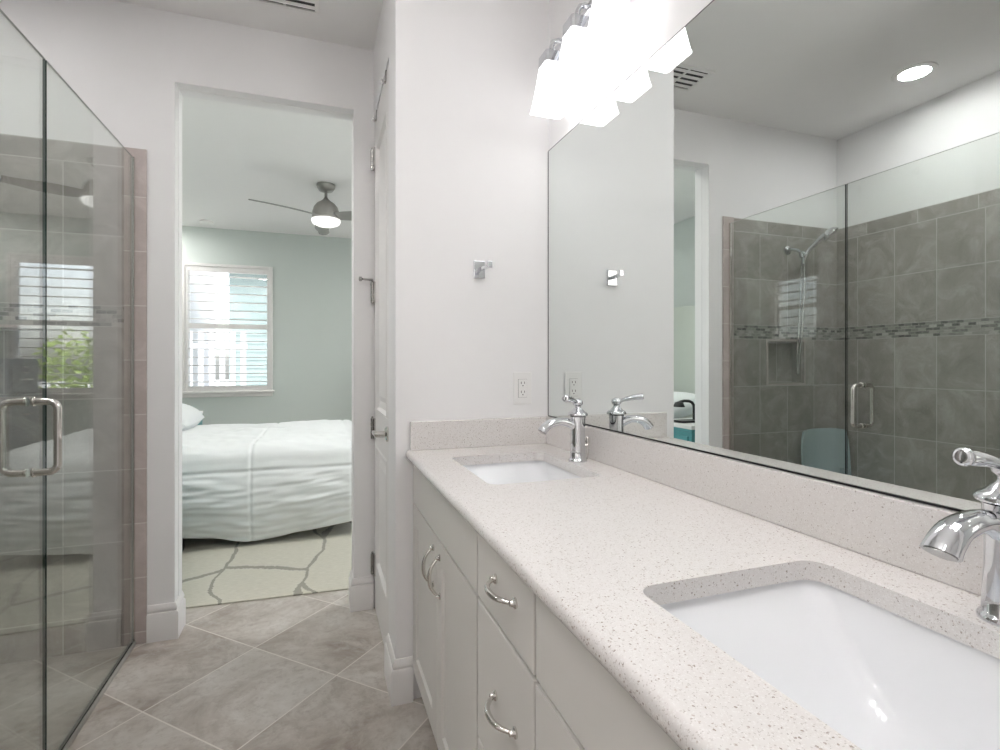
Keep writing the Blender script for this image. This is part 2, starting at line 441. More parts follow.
# ------------------------------------------------------------------ closet door with hinges
d = bpy.data.objects.new('door_1', None); col.objects.link(d); struct(d)
DY0, DY1 = 2.038, 2.584; dx = XW + .004
mb = MB()
P = [(2.115, 2.50, .24, .80), (2.115, 2.50, .965, 2.20)]
slab_holes(mb, 0, dx, dx + .035, DY0, DY1, .012, 2.36, P)
mb.build('door_slab', 'trim', d)
for a, b, z0, z1 in P:
    mb = MB()
    def rect(o, x): return [(x, a + o, z0 + o), (x, b - o, z0 + o), (x, b - o, z1 - o), (x, a + o, z1 - o)]
    mb.loft([rect(0, dx + .002), rect(.008, dx - .003), rect(.02, dx + .010), rect(.05, dx + .012), rect(.075, dx + .003)], cap0=False, cap1=True)
    mb.loft([rect(0, dx + .03), rect(.01, dx + .028)], cap0=False, cap1=True)
    mb.build('door_panel', 'trim', d)
for i, z in enumerate((2.17, 1.527, .872, .217)):
    mb = MB()
    for k in range(5): mb.lathe([(.0085, 0), (.0085, .0185)], (XW - .007, DY1 + .006, z - .05 + k * .02), seg=12)
    mb.box((XW - .003, DY1 - .028, z - .05), (dx, DY1 + .001, z + .05)); mb.lathe([(.005, 0), (.006, .004), (.003, .008)], (XW - .007, DY1 + .006, z + .05), seg=10)
    h = mb.build('hinge', 'dchrome', d, smooth=40)
    if i == 1:
        m2 = MB().tube([(XW - .007, DY1 + .004, z + .062), (XW - .03, DY1 - .004, z + .062), (XW - .055, DY1 - .012, z + .062)], [.006, .005, .005], 10)
        m2.lathe([(.004, -.014), (.011, -.012), (.011, 0), (.004, .002)], (XW - .058, DY1 - .013, z + .062), 'x', 12)
        m2.build('door_stop', 'dchrome', h, smooth=40)
mb = MB()
LY, LZ = 2.088, .908
mb.lathe([(.001, 0), (.03, 0), (.031, -.006), (.024, -.011), (.013, -.013), (.012, -.05), (.001, -.052)], (dx, LY, LZ), 'x', 24)
mb.tube([(dx - .045, LY - .006, LZ), (dx - .047, LY + .03, LZ + .001), (dx - .047, LY + .075, LZ), (dx - .044, LY + .115, LZ - .004)], [.011, .0095, .0085, .008], 14)
mb.build('door_handle', 'nickel', d, smooth=45)

hk = None
for y, lab in ((2.49, 'small metal over-door hook clip at the far, hinge-side top corner of the white door'), (2.14, 'small metal over-door hook clip at the near, latch-side top of the white door')):
    mb = MB()
    mb.box((dx - .004, y - .011, 2.318), (dx - .0012, y + .011, 2.3635)); mb.box((dx - .004, y - .011, 2.361), (dx + .038, y + .011, 2.3635)); mb.box((dx + .0355, y - .011, 2.27), (dx + .038, y + .011, 2.3635))
    mb.tube([(dx - .003, y, 2.322), (dx - .012, y, 2.314), (dx - .018, y, 2.318), (dx - .018, y, 2.330)], .004, 8)
    o = mb.build('over_door_hook', 'dchrome', smooth=40); tag(recenter(o, (dx, y, 2.36)), lab, 'hook')

# ------------------------------------------------------------------ vanity cabinets
CX = .318; CB = XM - .003            # front face of the fronts, back
def pull(parent, c, L, vertical):
    """bow pull, centre c on the face x=CX"""
    mb = MB(); pts = []; R = []
    N = 14
    for i in range(N + 1):
        t = i / N * 2 - 1
        out = .026 * (1 - abs(t) ** 2.6) + .004
        s = t * L / 2
        pts.append((c[0] - out, c[1] + (0 if vertical else s), c[2] + (s if vertical else 0)))
        R.append(.0036 + .0022 * (1 - t * t))
    mb.tube(pts, R, 10)
    for sgn in (-1, 1):
        e = (c[0], c[1] + (0 if vertical else sgn * L / 2), c[2] + (sgn * L / 2 if vertical else 0))
        mb.lathe([(.0095, .0005), (.0098, -.003), (.006, -.006), (.0045, -.012), (.001, -.013)], e, 'x', 14)
    return mb.build('handle', 'nickel', parent, smooth=50)
def front(parent, name, y0, y1, z0, z1):
    return MB().box((CX, y0, z0), (CX + .019, y1, z1)).build(name, 'cab', parent, bevel=.002)
def shaker(parent, y0, y1, z0, z1, w=.062):
    mb = MB(); slab_holes(mb, 0, CX, CX + .019, y0, y1, z0, z1, [(y0 + w, y1 - w, z0 + w, z1 - w)])
    mb.box((CX + .008, y0 + w - .002, z0 + w - .002), (CX + .015, y1 - w + .002, z1 - w + .002))
    a, b, c, e = y0 + w, y1 - w, z0 + w, z1 - w
    r = lambda o, x: [(x, a + o, c + o), (x, b - o, c + o), (x, b - o, e - o), (x, a + o, e - o)]
    mb.loft([r(0, CX + .001), r(.005, CX + .0075)], False, False)
    return mb.build('door', 'cab', parent)
def carcass(parent, y0, y1, full):
    x0 = CX + .021
    mb = MB(); t = .016
    mb.box((x0, y0, .105), (CB, y0 + t, .849)); mb.box((x0, y1 - t, .105), (CB, y1, .849))
    mb.box((x0, y0 + t, .105), (CB, y1 - t, .121)); mb.box((CB - .008, y0 + t, .121), (CB, y1 - t, .849))
    mb.box((x0, y0 + t, .815), (x0 + .018, y1 - t, .849)); mb.box((x0, y0 + t, .69), (x0 + .018, y1 - t, .71))
    mb.build('carcass', 'cab', parent)
    MB().box((x0 + .06, y0, .001), (x0 + .076, y1, .105)).build('toe_kick', 'cab', parent)
def adopt(t, before):
    for o in list(col.objects):
        if o not in before and o is not t and o.parent is None:
            o.parent = t; o.matrix_parent_inverse = Matrix.Translation(-t.location)
def cabinet(label, y0, y1, kind):
    t = thing('vanity_cabinet', label, 'cabinet', (.58, (y0 + y1) / 2, 0))
    before = set(col.objects); g = .004
    carcass(None, y0, y1, True)
    if kind == 'sink':
        front(None, 'false_front', y0 + g, y1 - g, .702, .838)
        m = (y0 + y1) / 2
        a = shaker(None, m + g / 2, y1 - g, .112, .694); pull(a, (CX, m + .042, .602), .105, True)
        b = shaker(None, y0 + g, m - g / 2, .112, .694); pull(b, (CX, m - .042, .602), .105, True)
    else:
        for z0, z1, zp in ((.702, .838, .782), (.408, .694, .562), (.112, .402, .27)):
            f = front(None, 'drawer', y0 + g, y1 - g, z0, z1); pull(f, (CX, (y0 + y1) / 2 - .02, zp), .105, False)
    adopt(t, before)
    return t
cabinet('white vanity cabinet with two shaker doors under the far sink, against the outlet wall', 1.055, 1.842, 'sink')
cabinet('white vanity drawer stack with bow pulls, between the two sink cabinets', .746, 1.055, 'drawer')
cabinet('white vanity cabinet under the near sink, nearest the camera', -.03, .746, 'sink')

# ------------------------------------------------------------------ quartz worktop with two sink cut-outs
ZT = .881; ZU = .851
SINKS = [(.573, 1.457), (.573, .408)]
SW, SD, SR = .415, .325, .03           # along y, along x, corner radius
def rrect(cx, cy, w, d, r, z, n=6):
    pts = []
    for sx, sy, a0 in ((1, 1, 0), (-1, 1, PI / 2), (-1, -1, PI), (1, -1, 3 * PI / 2)):
        for i in range(n + 1):
            a = a0 + PI / 2 * i / n
            pts.append((cx + sx * (d / 2 - r) + r * math.cos(a), cy + sy * (w / 2 - r) + r * math.sin(a), z))
    return pts
def worktop():
    y0, y1 = -.045, YO - .002; nose = []
    for i in range(13):
        a = PI / 2 + PI * i / 12
        nose.append((.306 + .013 * math.cos(a), (ZT + ZU) / 2 + .015 * math.sin(a)))
    bm = bmesh.new()
    def ring(pts): return [bm.verts.new(p) for p in pts]
    def edges(vs): return [bm.edges.new((vs[i], vs[(i + 1) % len(vs)])) for i in range(len(vs))]
    allh = {}
    for z in (ZT, ZU):
        o = ring([(.306, y0, z), (XM - .002, y0, z), (XM - .002, y1, z), (.306, y1, z)])
        hs = [ring(rrect(cx, cy, SW, SD, SR, z)) for cx, cy in SINKS]
        es = edges(o)
        for h in hs: es += edges(h)
        bmesh.ops.triangle_fill(bm, use_beauty=True, use_dissolve=False, edges=es)
        allh[z] = (o, hs)
    for i in range(2):
        a, b = allh[ZT][1][i], allh[ZU][1][i]
        for j in range(len(a)): bm.faces.new((a[j], a[(j + 1) % len(a)], b[(j + 1) % len(b)], b[j]))
    a, b = allh[ZT][0], allh[ZU][0]
    for j in range(3): bm.faces.new((a[j], a[j + 1], b[j + 1], b[j]))
    L = [[bm.verts.new((x, y, z)) for x, z in nose] for y in (y0, y1)]
    for j in range(12): bm.faces.new((L[0][j], L[0][j + 1], L[1][j + 1], L[1][j]))
    bm.faces.new(L[0]); bm.faces.new(L[1])
    bmesh.ops.remove_doubles(bm, verts=bm.verts, dist=.0001)
    bmesh.ops.recalc_face_normals(bm, faces=bm.faces)
    me = bpy.data.meshes.new('worktop'); bm.to_mesh(me); bm.free(); me.materials.append(M['quartz'])
    me.polygons.foreach_set('use_smooth', [True] * len(me.polygons)); me.set_sharp_from_angle(angle=math.radians(35))
    o = bpy.data.objects.new('worktop', me); col.objects.link(o); return o
tag(worktop(), 'long white speckled quartz vanity worktop with two sink cut-outs and rounded front edge', 'worktop')
o = MB().box((XM - .021, -.045, ZT + .0005), (XM - .001, YO - .002, .982)).build('backsplash', 'quartz', bevel=.0015)
tag(o, 'long speckled quartz backsplash strip under the big mirror', 'backsplash')
o = MB().box((.308, YO - .021, ZT + .0005), (XM - .022, YO - .001, .982)).build('backsplash', 'quartz', bevel=.0015)
tag(o, 'short speckled quartz side splash under the electrical outlet', 'backsplash')

# basins
def basin(cx, cy, label):
    t = thing('sink', label, 'sink', (cx, cy, ZU))
    def rings(g):
        R = []
        prof = [(.006, .006, -.0005, .036), (.003, .003, -.010, .036), (-.012, -.003, -.022, .034), (-.045, -.008, -.055, .030), (-.082, -.014, -.090, .028), (-.112, -.022, -.116, .030), (-.135, -.040, -.130, .030), (-.155, -.075, -.137, .02), (-.18, -.11, -.139, .015)]
        for oy, ox, z, r in prof:
            z += ZU; w, d_ = SW + 2 * oy + 2 * g, SD + 2 * ox + 2 * g
            R.append([(x - cx, y - cy, z - ZU - g * 1.0) for x, y, z in rrect(cx, cy, w, d_, min(r, d_ / 2 - .004, w / 2 - .004), z)])
        return R
    inn, out = rings(0), rings(.008)
    flange = [[(p[0], p[1], -.0005) for p in out[0]]]
    mb = MB(); mb.loft(inn[::-1] + [[(p[0] * 1.06, p[1] * 1.05, -.0008) for p in inn[0]], [(p[0] * 1.06, p[1] * 1.05, -.012) for p in inn[0]]] + out[1:], True, True)
    mb.build('basin', 'porcelain', t, smooth=50)
    MB().lathe([(.001, 0), (.026, 0), (.028, .003), (.020, .0045), (.018, .002), (.001, .003)], (.0, 0, -.1388), seg=24).build('drain', 'chrome', t, smooth=40)
    return t
basin(*SINKS[0], 'white rectangular undermount sink at the far end of the worktop')
basin(*SINKS[1], 'white rectangular undermount sink nearest the camera')

# ------------------------------------------------------------------ faucets
def faucet(loc, label):
    t = thing('faucet', label, 'faucet', loc)
    mb = MB()
    mb.lathe([(.001, 0), (.029, 0), (.0295, .004), (.027, .008), (.025, .010), (.0245, .03), (.0225, .07), (.0225, .10), (.0235, .128), (.025, .140), (.024, .1405), (.001, .1405)], seg=36)
    mb.build('body', 'chrome', t, smooth=45)
    mb = MB()
    mb.lathe([(.022, .1405), (.031, .143), (.032, .147), (.029, .152), (.022, .156), (.017, .161), (.0115, .166), (.0095, .170), (.011, .174), (.015, .177), (.0165, .183), (.0145, .190), (.008, .195), (.001, .196)], seg=32)
    mb.build('bonnet', 'chrome', t, smooth=60)
    # spout: low arch that widens to an open trough end
    mb = MB(); pts = []; R = []; F = []
    ctrl = [(.004, .098), (-.026, .117), (-.052, .125), (-.076, .124), (-.097, .119), (-.113, .108), (-.123, .096)]
    n = len(ctrl)
    for i in range(19):
        u = i / 18 * (n - 1); k = min(int(u), n - 2); f = u - k
        p = [ctrl[max(k - 1, 0)], ctrl[k], ctrl[k + 1], ctrl[min(k + 2, n - 1)]]
        q = [0.5 * (2 * p[1][c] + (p[2][c] - p[0][c]) * f + (2 * p[0][c] - 5 * p[1][c] + 4 * p[2][c] - p[3][c]) * f * f + (3 * p[1][c] - p[0][c] - 3 * p[2][c] + p[3][c]) * f ** 3) for c in (0, 1)]
        pts.append((q[0], 0, q[1])); R.append(.0135 + .0025 * (i / 18)); F.append((1.0 if i < 6 else .90, 1.0 + .28 * (i / 18)))
    mb.tube(pts, R, 20, flat=F, up=(0, 0, 1))
    e = Vector(pts[-1]); tdir = (Vector(pts[-1]) - Vector(pts[-2])).normalized()
    sp = mb.build('spout', 'chrome', t, smooth=50)
    mb = MB(); mb.tube([e + tdir * .0002, e + tdir * .0012], [R[-1] * .82] * 2, 20, flat=[F[-1]] * 2, up=(1, 0, 0)); mb.build('aerator', 'dchrome', sp, smooth=40)
    # lever
    mb = MB(); D = Vector((-.82, -.57, 0)); N = 14; pts = []; R = []
    for i in range(N + 1):
        s = i / N
        pts.append(D * (.004 + .076 * s) + Vector((0, 0, .183 + .018 * s + .003 * math.sin(PI * s))))
        R.append(.0062 + .0056 * math.sin(PI * .62 * s) ** 1.6 + .0 * s)
    mb.tube(pts, R, 16, flat=[(.8, 1.15)] * (N + 1))
    tip = pts[-1]; dd = (pts[-1] - pts[-2]).normalized()
    mb.tube([tip - dd * .001, tip + dd * .002, tip + dd * .004, tip + dd * .0045, tip + dd * .003, tip + dd * .003], [.0108, .0104, .0085, .0066, .0060, .002], 18)
    mb.build('lever', 'chrome', t, smooth=50)
    mb = MB(); mb.tube([(.024, 0, .045), (.034, 0, .05)], .003, 8)
    mb.lathe([(.001, 0), (.003, 0), (.003, .045), (.006, .05), (.0075, .056), (.005, .062), (.006, .066), (.003, .071), (.001, .072)], (.034, 0, .005), seg=14)
    mb.build('lift_rod', 'nickel', t, smooth=50)
    return t
f1 = faucet((.772, 1.467, ZT), 'chrome single-lever faucet at the far sink, near the outlet wall')
f2 = copy_tree(f1); f2.location = (.779, .388, ZT)
for ch in f2.children:
    if ch.name.startswith('lever'): ch.rotation_euler.z = math.radians(-36)   # this lever is swung further round
tag(f2, 'chrome single-lever faucet at the near sink, at the right edge of the picture', 'faucet')

# ------------------------------------------------------------------ mirror
t = thing('wall_mirror', 'large frameless rectangular mirror above the vanity backsplash', 'mirror', (XM, .9, .984))
before = set(col.objects)
my0, my1, mz0, mz1 = -.02, YO - .006, .9855, 2.004
mb = MB(); mb.box((XM - .006, my0, mz0), (XM - .001, my1, mz1)); g = mb.build('mirror_glass', 'mirror')
mb = MB(); mb.box((XM - .0085, my0, mz0 - .0022), (XM - .001, my1, mz0 - .0003)); mb.box((XM - .0085, my0, mz0 - .0003), (XM - .0068, my1, mz0 + .0008)); mb.build('bottom_channel', 'black')
mb = MB(); mb.box((XM - .007, my1 + .0002, mz0), (XM - .001, my1 + .0055, mz1)); mb.box((XM - .007, my0, mz1 + .0002), (XM - .001, my1, mz1 + .002)); mb.build('mirror_gap_shade', 'grey')  # grey left strip stands in for the shaded gap beside the mirror
adopt(t, before)

# ------------------------------------------------------------------ vanity light fixtures
def fixture(yc, label, glow='shade'):
    t = thing('vanity_light', label, 'light fixture', (XM, yc, 2.29))
    mb = MB(); mb.box((-.014, -.075, -.055), (-.001, .075, .055)); mb.build('backplate', 'chrome', t, bevel=.004)
    mb = MB(); mb.box((-.058, -.255, -.012), (-.034, .255, .012)); mb.box((-.036, -.012, -.01), (-.013, .012, .01)); mb.build('bar', 'chrome', t, bevel=.003)
    for k in (-1, 0, 1):
        y = .187 * k; cx = -.0925
        mb = MB(); mb.tube([(-.046, y, 0), (-.066, y, .004), (-.084, y, -.004), (cx, y, -.022), (cx, y, -.05)], .0085, 12); mb.build('arm', 'chrome', t, smooth=50)
        mb = MB(); mb.loft([rrect(cx, y, .05, .05, .008, -.045), rrect(cx, y, .072, .072, .01, -.055), rrect(cx, y, .074, .074, .01, -.092)], True, True); mb.build('socket_cup', 'chrome', t, smooth=40)
        mb = MB()
        prof = [(.066, -.088), (.072, -.094), (.088, -.155), (.112, -.2255), (.1185, -.2375)]
        o_ = [rrect(cx, y, w, w, .010, z) for w, z in prof]; i_ = [rrect(cx, y, w - .009, w - .009, .008, z + (.004 if n == 0 else 0)) for n, (w, z) in enumerate(prof)]
        mb.loft([i_[0]] + i_[1:] + o_[::-1], True, True)
        mb.build('lamp_shade', glow, t, smooth=40)
        MB().lathe([(.001, -.09), (.013, -.092), (.014, -.11), (.024, -.135), (.027, -.155), (.022, -.174), (.001, -.182)], (cx, y, 0), seg=20).build('bulb', glow, t, smooth=60)
    return t
l1 = fixture(1.437, 'three-shade chrome vanity light with lit frosted square shades above the far sink')
l2 = fixture(.40, '', 'shade_fill')
tag(l2, 'three-shade chrome vanity light above the near sink, unseen, added as bright fill', 'light fixture')

# ------------------------------------------------------------------ robe hook, outlet
mb = MB(); c = (.5615, YO, 1.531)
t = thing('robe_hook', 'square chrome robe hook on the white wall left of the mirror', 'hook', c)
MB().box((-.0215, -.012, -.032), (.0215, -.0005, .032)).build('plate', 'chrome', t, bevel=.002)
mb = MB(); mb.tube([(.0, -.011, 0), (.013, -.092, 0)], .0085, 4, up=(1, 0, 1)); mb.box((.005, -.098, -.006), (.021, -.088, .016)); mb.build('arm', 'chrome', t, bevel=.001)
t = thing('power_outlet', 'white duplex electrical outlet on the wall above the side splash', 'outlet', (.734, YO, 1.0925))
mb = MB(); mb.box((-.037, -.006, -.061), (.037, -.0005, .061)); mb.build('cover_plate', 'plastic', t, bevel=.003)
mb = MB(); mb.box((-.017, -.009, -.034), (.017, -.0058, .034)); r_ = mb.build('receptacle', 'plastic', t, bevel=.001)
mb = MB()
for zz in (-.017, .017):
    mb.box((-.0075, -.0096, zz - .001), (-.0055, -.0088, zz + .008)); mb.box((.0055, -.0096, zz), (.0075, -.0088, zz + .008)); mb.lathe([(.0022, -.0096), (.0022, -.0088)], (0, 0, zz - .007), 'y', 10)
mb.build('slots', 'dark', r_)
mb = MB(); mb.box((-.0178, -.0066, -.0348), (.0178, -.0059, .0348)); mb.build('reveal', 'grey', r_)

# ------------------------------------------------------------------ shower enclosure
def pane(mb, y0, y1, z0, z1, th=.007, far='edge'):
    x0, x1 = XG - th / 2, XG + th / 2
    v = [(x0, y0, z0), (x1, y0, z0), (x1, y1, z0), (x0, y1, z0), (x0, y0, z1), (x1, y0, z1), (x1, y1, z1), (x0, y1, z1)]
    mb.add(v, [(1, 2, 6, 5), (3, 0, 4, 7)], 'glass')
    b = len(mb.v) - 8
    for f, k in [((0, 3, 2, 1), 'edge'), ((4, 5, 6, 7), 'glass_top'), ((0, 1, 5, 4), 'edge'), ((2, 3, 7, 6), far)]:
        mb.f.append([b + i for i in f]); mb.mi.append(mb.mat(k))
GZ = 2.053
t = thing('glass_screen', 'fixed clear glass shower screen between the shower door gap and the doorway wall', 'shower screen', (XG, 2.2, 0))
before = set(col.objects)
mb = MB(); pane(mb, 1.836, 2.583, .012, GZ, far='glass_top'); mb.build('glass')
mb = MB(); mb.box((XG - .010, 1.836, .0005), (XG + .010, 2.587, .010)); mb.box((XG - .010, 1.836, .010), (XG - .0065, 2.587, .020)); mb.box((XG + .0065, 1.836, .010), (XG + .010, 2.587, .020)); mb.build('bottom_channel', 'seal')
mb = MB(); mb.box((XG - .008, 2.5835, .02), (XG + .008, 2.589, GZ)); mb.box((XG + .0055, 2.575, .02), (XG + .008, 2.5835, GZ)); mb.build('wall_channel', 'nickel')
adopt(t, before)
t = thing('shower_door', 'clear frameless glass shower door with chrome loop handle', 'shower door', (XG, 1.45, 0))
before = set(col.objects)
mb = MB(); pane(mb, 1.075, 1.829, .012, GZ); mb.build('glass')
mb = MB(); mb.box((XG - .006, 1.075, .002), (XG + .006, 1.829, .0115)); mb.build('bottom_sweep', 'seal')
for z in (.3, 1.75):
    mb = MB(); mb.box((XG - .02, 1.052, z - .045), (XG + .02, 1.10, z + .045)); mb.build('hinge', 'nickel', bevel=.004)
mb = MB(); hy, hz0, hz1 = 1.753, .892, 1.084
for sg in (1, -1):
    pts = []; R = .022; out = .062
    pts += [(XG + sg * .006, hy, hz1), (XG + sg * .022, hy, hz1)]
    for i in range(9):
        a = PI / 2 * i / 8; pts.append((XG + sg * (out - R + R * math.sin(a)), hy, hz1 - R + R * math.cos(a)))
    for i in range(9):
        a = PI / 2 * i / 8; pts.append((XG + sg * (out - R + R * math.cos(a)), hy, hz0 + R - R * math.sin(a)))
    pts += [(XG + sg * .022, hy, hz0), (XG + sg * .006, hy, hz0)]
    mb.tube(pts, .0098, 16)
    for z in (hz0, hz1): mb.lathe([(.012, .0052 * sg), (.013, .007 * sg), (.013, .010 * sg), (.0105, .012 * sg)], (XG, hy, z), 'x', 18)
mb.build('handle', 'nickel', smooth=50)
adopt(t, before)

# shower head with hose
t = thing('hand_shower', 'chrome hand shower with looping hose on the tiled shower wall', 'shower head', (-1.20, YD - .01, 1.918))
mb = MB(); mb.lathe([(.001, 0), (.03, 0), (.028, -.008), (.014, -.014), (.011, -.018)], (0, 0, 0), 'y', 24); mb.build('wall_flange', 'chrome', t, smooth=50)
mb = MB(); mb.tube([(0, -.01, 0), (-.006, -.035, .002), (-.02, -.06, -.008), (-.035, -.08, -.03)], .010, 12)
mb.lathe([(.012, -.02), (.018, -.016), (.019, .012), (.012, .02)], (-.036, -.083, -.04), 'z', 16); mb.build('arm', 'chrome', t, smooth=50)
mb = MB()
hp = [(-.03, -.09, -.10), (-.038, -.095, -.055), (-.068, -.105, -.01), (-.115, -.125, .04), (-.155, -.14, .072)]
mb.tube(hp, [.011, .013, .013, .015, .022], 14)
ax = Vector((-.45, -.55, -.72)).normalized(); ce = Vector((-.185, -.155, .085))
u = ax.orthogonal().normalized(); w = ax.cross(u)
rings = []
for r, h in [(.02, -.03), (.045, -.018), (.056, 0), (.056, .008), (.05, .012)]:
    rings.append([ce + ax * h + (u * math.cos(2 * PI * j / 24) + w * math.sin(2 * PI * j / 24)) * r for j in range(24)])
mb.loft(rings); mb.build('spray_head', 'chrome', t, smooth=50)
mb = MB(); pts = []
for i in range(41):
    s = i / 40
    k = math.sin(PI * s); wd = .022 * math.sin(PI * s) ** .6 + .004
    pts.append((-.03 + .045 * k + (wd if s < .5 else -wd) * math.cos(PI * s) ** 2 * (1 - .75 * abs(math.sin(3.2 * PI * s)) * (1 - k)), -.088 - .012 * s, (-.10 if s < .5 else -.05) + (-.70 if s < .5 else -.75) * k ** .8))
mb.tube(pts, .0062, 10); mb.build('hose', 'dchrome', t, smooth=60)

# shower chair in the far corner
t = thing('shower_chair', 'pale blue-grey plastic chair standing in the shower corner, seen in the mirror', 'chair', (-1.415, 2.33, 0))
mb = MB(); mb.loft([rrect(0, 0, .34, .38, .05, z) for z in (.405, .43)], True, True); mb.build('seat', 'stool', t, bevel=.006)
mb = MB(); rings = []
for i in range(9):
    s = i / 8; z = .45 + .31 * s; w = .205 * (1 - .12 * s ** 6) ; yb = .175 + .02 * s
    ring = []
    for j in range(17):
        q = j / 16 * 2 - 1; ring.append((w * q, yb - .035 * q * q, z - .012 * q ** 4 * s))
    for j in range(16, -1, -1):
        q = j / 16 * 2 - 1; ring.append((w * q, yb - .035 * q * q + .014, z - .012 * q ** 4 * s))
    rings.append(ring)
mb.loft(rings); mb.box((-.17, .14, .41), (-.13, .17, .50)); mb.box((.13, .14, .41), (.17, .17, .50)); mb.build('backrest', 'stool', t, smooth=50)
for sx in (-1, 1):
    for sy in (-1, 1): MB().tube([(sx * .14, sy * .12, .41), (sx * .155, sy * .14, .001)], [.016, .013], 12).build('leg', 'stool', t, smooth=50)

# ------------------------------------------------------------------ ceiling things
t = thing('ceiling_vent', 'white slatted air vent in the ceiling in front of the bedroom doorway', 'vent', (-.13, 2.30, ZC))
mb = MB(); slab = [(-.14, -.105), (.14, .105)]
mb.box((-.14, -.105, -.008), (.14, -.085, -.0005)); mb.box((-.14, .085, -.008), (.14, .105, -.0005)); mb.box((-.14, -.085, -.008), (-.12, .085, -.0005)); mb.box((.12, -.085, -.008), (.14, .085, -.0005))
mb.box((-.006, -.085, -.007), (.006, .085, -.0005))
mb.build('frame', 'plastic', t, bevel=.002)
MB().box((-.12, -.085, -.0015), (.12, .085, -.0005)).build('vent_shade', 'dark', t)  # black sheet stands in for the shade inside the vent
for i in range(4):
    y = -.066 + i * .042; mb = MB()
    mb.add([(-.12, y - .006, -.003), (.12, y - .006, -.003), (.12, y + .006, -.010), (-.12, y + .006, -.010), (-.12, y - .004, -.003), (.12, y - .004, -.003), (.12, y + .008, -.010), (-.12, y + .008, -.010)], [(0, 3, 2, 1), (4, 5, 6, 7), (0, 1, 5, 4), (1, 2, 6, 5), (2, 3, 7, 6), (3, 0, 4, 7)])
    mb.build('slat', 'plastic', t)
def can(x, y, label, glow='can'):
    t = thing('recessed_light', label, 'ceiling light', (x, y, ZC))
    MB().lathe([(.068, -.0008), (.098, -.0008), (.097, -.005), (.078, -.009), (.07, -.008), (.068, -.004)], seg=36).build('trim_ring', 'plastic', t, smooth=40)
    MB().lathe([(.001, -.001), (.069, -.001), (.069, -.004), (.001, -.006)], seg=36).build('lamp', glow, t, smooth=40)
    return t
can(-1.26, 1.86, 'round recessed ceiling light over the shower, seen in the mirror', 'shcan')
can(-.52, 1.25, 'added fill lamp in the ceiling just in front of the glass shower door, unseen', 'shcan')  # added lamp, brightens the doorway wall and floor
for cx_, cy_, lab in ((-.35, .05, 'added fill lamp in the ceiling over the bathroom floor, unseen'), (-1.15, .30, 'added fill lamp in the ceiling beside the shower, unseen'),
                      (-.35, -.65, 'added fill lamp in the ceiling by the back wall, unseen')):
    can(cx_, cy_, lab)

def globe(x, y, label):
    t = thing('fill_globe', label, 'ceiling light', (x, y, ZC))
    MB().lathe([(.065, -.0005), (.066, -.018), (.03, -.028), (.012, -.03), (.011, -.20), (.05, -.205), (.05, -.222), (.001, -.222)], seg=28).build('stem', 'chrome', t, smooth=40)
    MB().lathe([(.13 * math.sin(PI * (i + .001) / 18.002) + .0005, -.345 + .13 * math.cos(PI * i / 18)) for i in range(19)], seg=32).build('globe', 'globe', t, smooth=80)
for cx_, cy_, lab in ((-.95, 3.05, 'added fill lamp in the bedroom ceiling above the near nightstand, unseen'), (.60, 3.02, 'added fill lamp in the bedroom ceiling just right of the doorway, unseen'),
                      (-1.7, 6.1, 'added fill lamp in the bedroom ceiling above the far nightstand, unseen'), (1.75, 6.0, 'added fill lamp in the bedroom ceiling above the filing cabinet, unseen')):
    can(cx_, cy_, lab, 'bed_fill')
globe(-.72, .55, 'added opal fill globe over the open bathroom floor, unseen')

# ------------------------------------------------------------------ bedroom windows with shutters
def window(n, ax, plane, w, mid=True, inward=-1, shutter=True, pane='pane'):
    """ax: wall normal axis; plane: inner wall face; inward: direction to the room along ax"""
    a, b, z0, z1 = w
    root = bpy.data.objects.new('window_%d' % n, None); col.objects.link(root); struct(root)
    def bx(mb, u0, u1, d0, d1, za, zb):
        d0, d1 = plane - inward * d0, plane - inward * d1    # positive = into the wall
        if ax == 1: mb.box((u0, d0, za), (u1, d1, zb))
        else: mb.box((d0, u0, za), (d1, u1, zb))
    mb = MB(); c = .032
    bx(mb, a - c, a, -.018, 0, z0, z1 + c); bx(mb, b, b + c, -.018, 0, z0, z1 + c); bx(mb, a, b, -.018, 0, z1, z1 + c)
    mb.build('casing', 'trim', root, bevel=.004)
    mb = MB(); bx(mb, a - c - .02, b + c + .02, -.045, .03, z0 - .028, z0); bx(mb, a - c, b + c, -.016, 0, z0 - .07, z0 - .028); mb.build('sill', 'trim', root, bevel=.006)
    mb = MB(); s = .048; zt = z1 - .06; zb = z0 + .055; zm = (z0 + z1) / 2 + .03
    if shutter: shutters(bx, root, a, b, z0, z1, s, zt, zb, zm, mid)
    window_sash(bx, root, a, b, z0, z1, zm, pane)
def shutters(bx, root, a, b, z0, z1, s, zt, zb, zm, mid):
    mb = MB()
    bx(mb, a, a + s * .6, -.004, .028, z0, z1); bx(mb, b - s * .6, b, -.004, .028, z0, z1); bx(mb, a + s * .6, b - s * .6, -.004, .028, zt, z1); bx(mb, a + s * .6, b - s * .6, -.004, .028, z0, zb)
    if mid: bx(mb, a + s * .6, b - s * .6, -.004, .028, zm - .028, zm + .028)
    mb.build('shutter_frame', 'trim', root, bevel=.003)
    mb = MB()
    spans = [(zb, zm - .028), (zm + .028, zt)] if mid else [(zb, zt)]
    for za, zc in spans:
        k = max(3, round((zc - za) / .094))
        for i in range(k):
            z = za + (i + .5) * (zc - za) / k
            for half in (0, 1):
                bx(mb, a + s * .6 + .001, b - s * .6 - .001, -.028 + half * .035, .007 + half * .035, z - .0045 + .002 * half, z + .0045 + .002 * half)
    mb.build('louvers', 'trim', root)
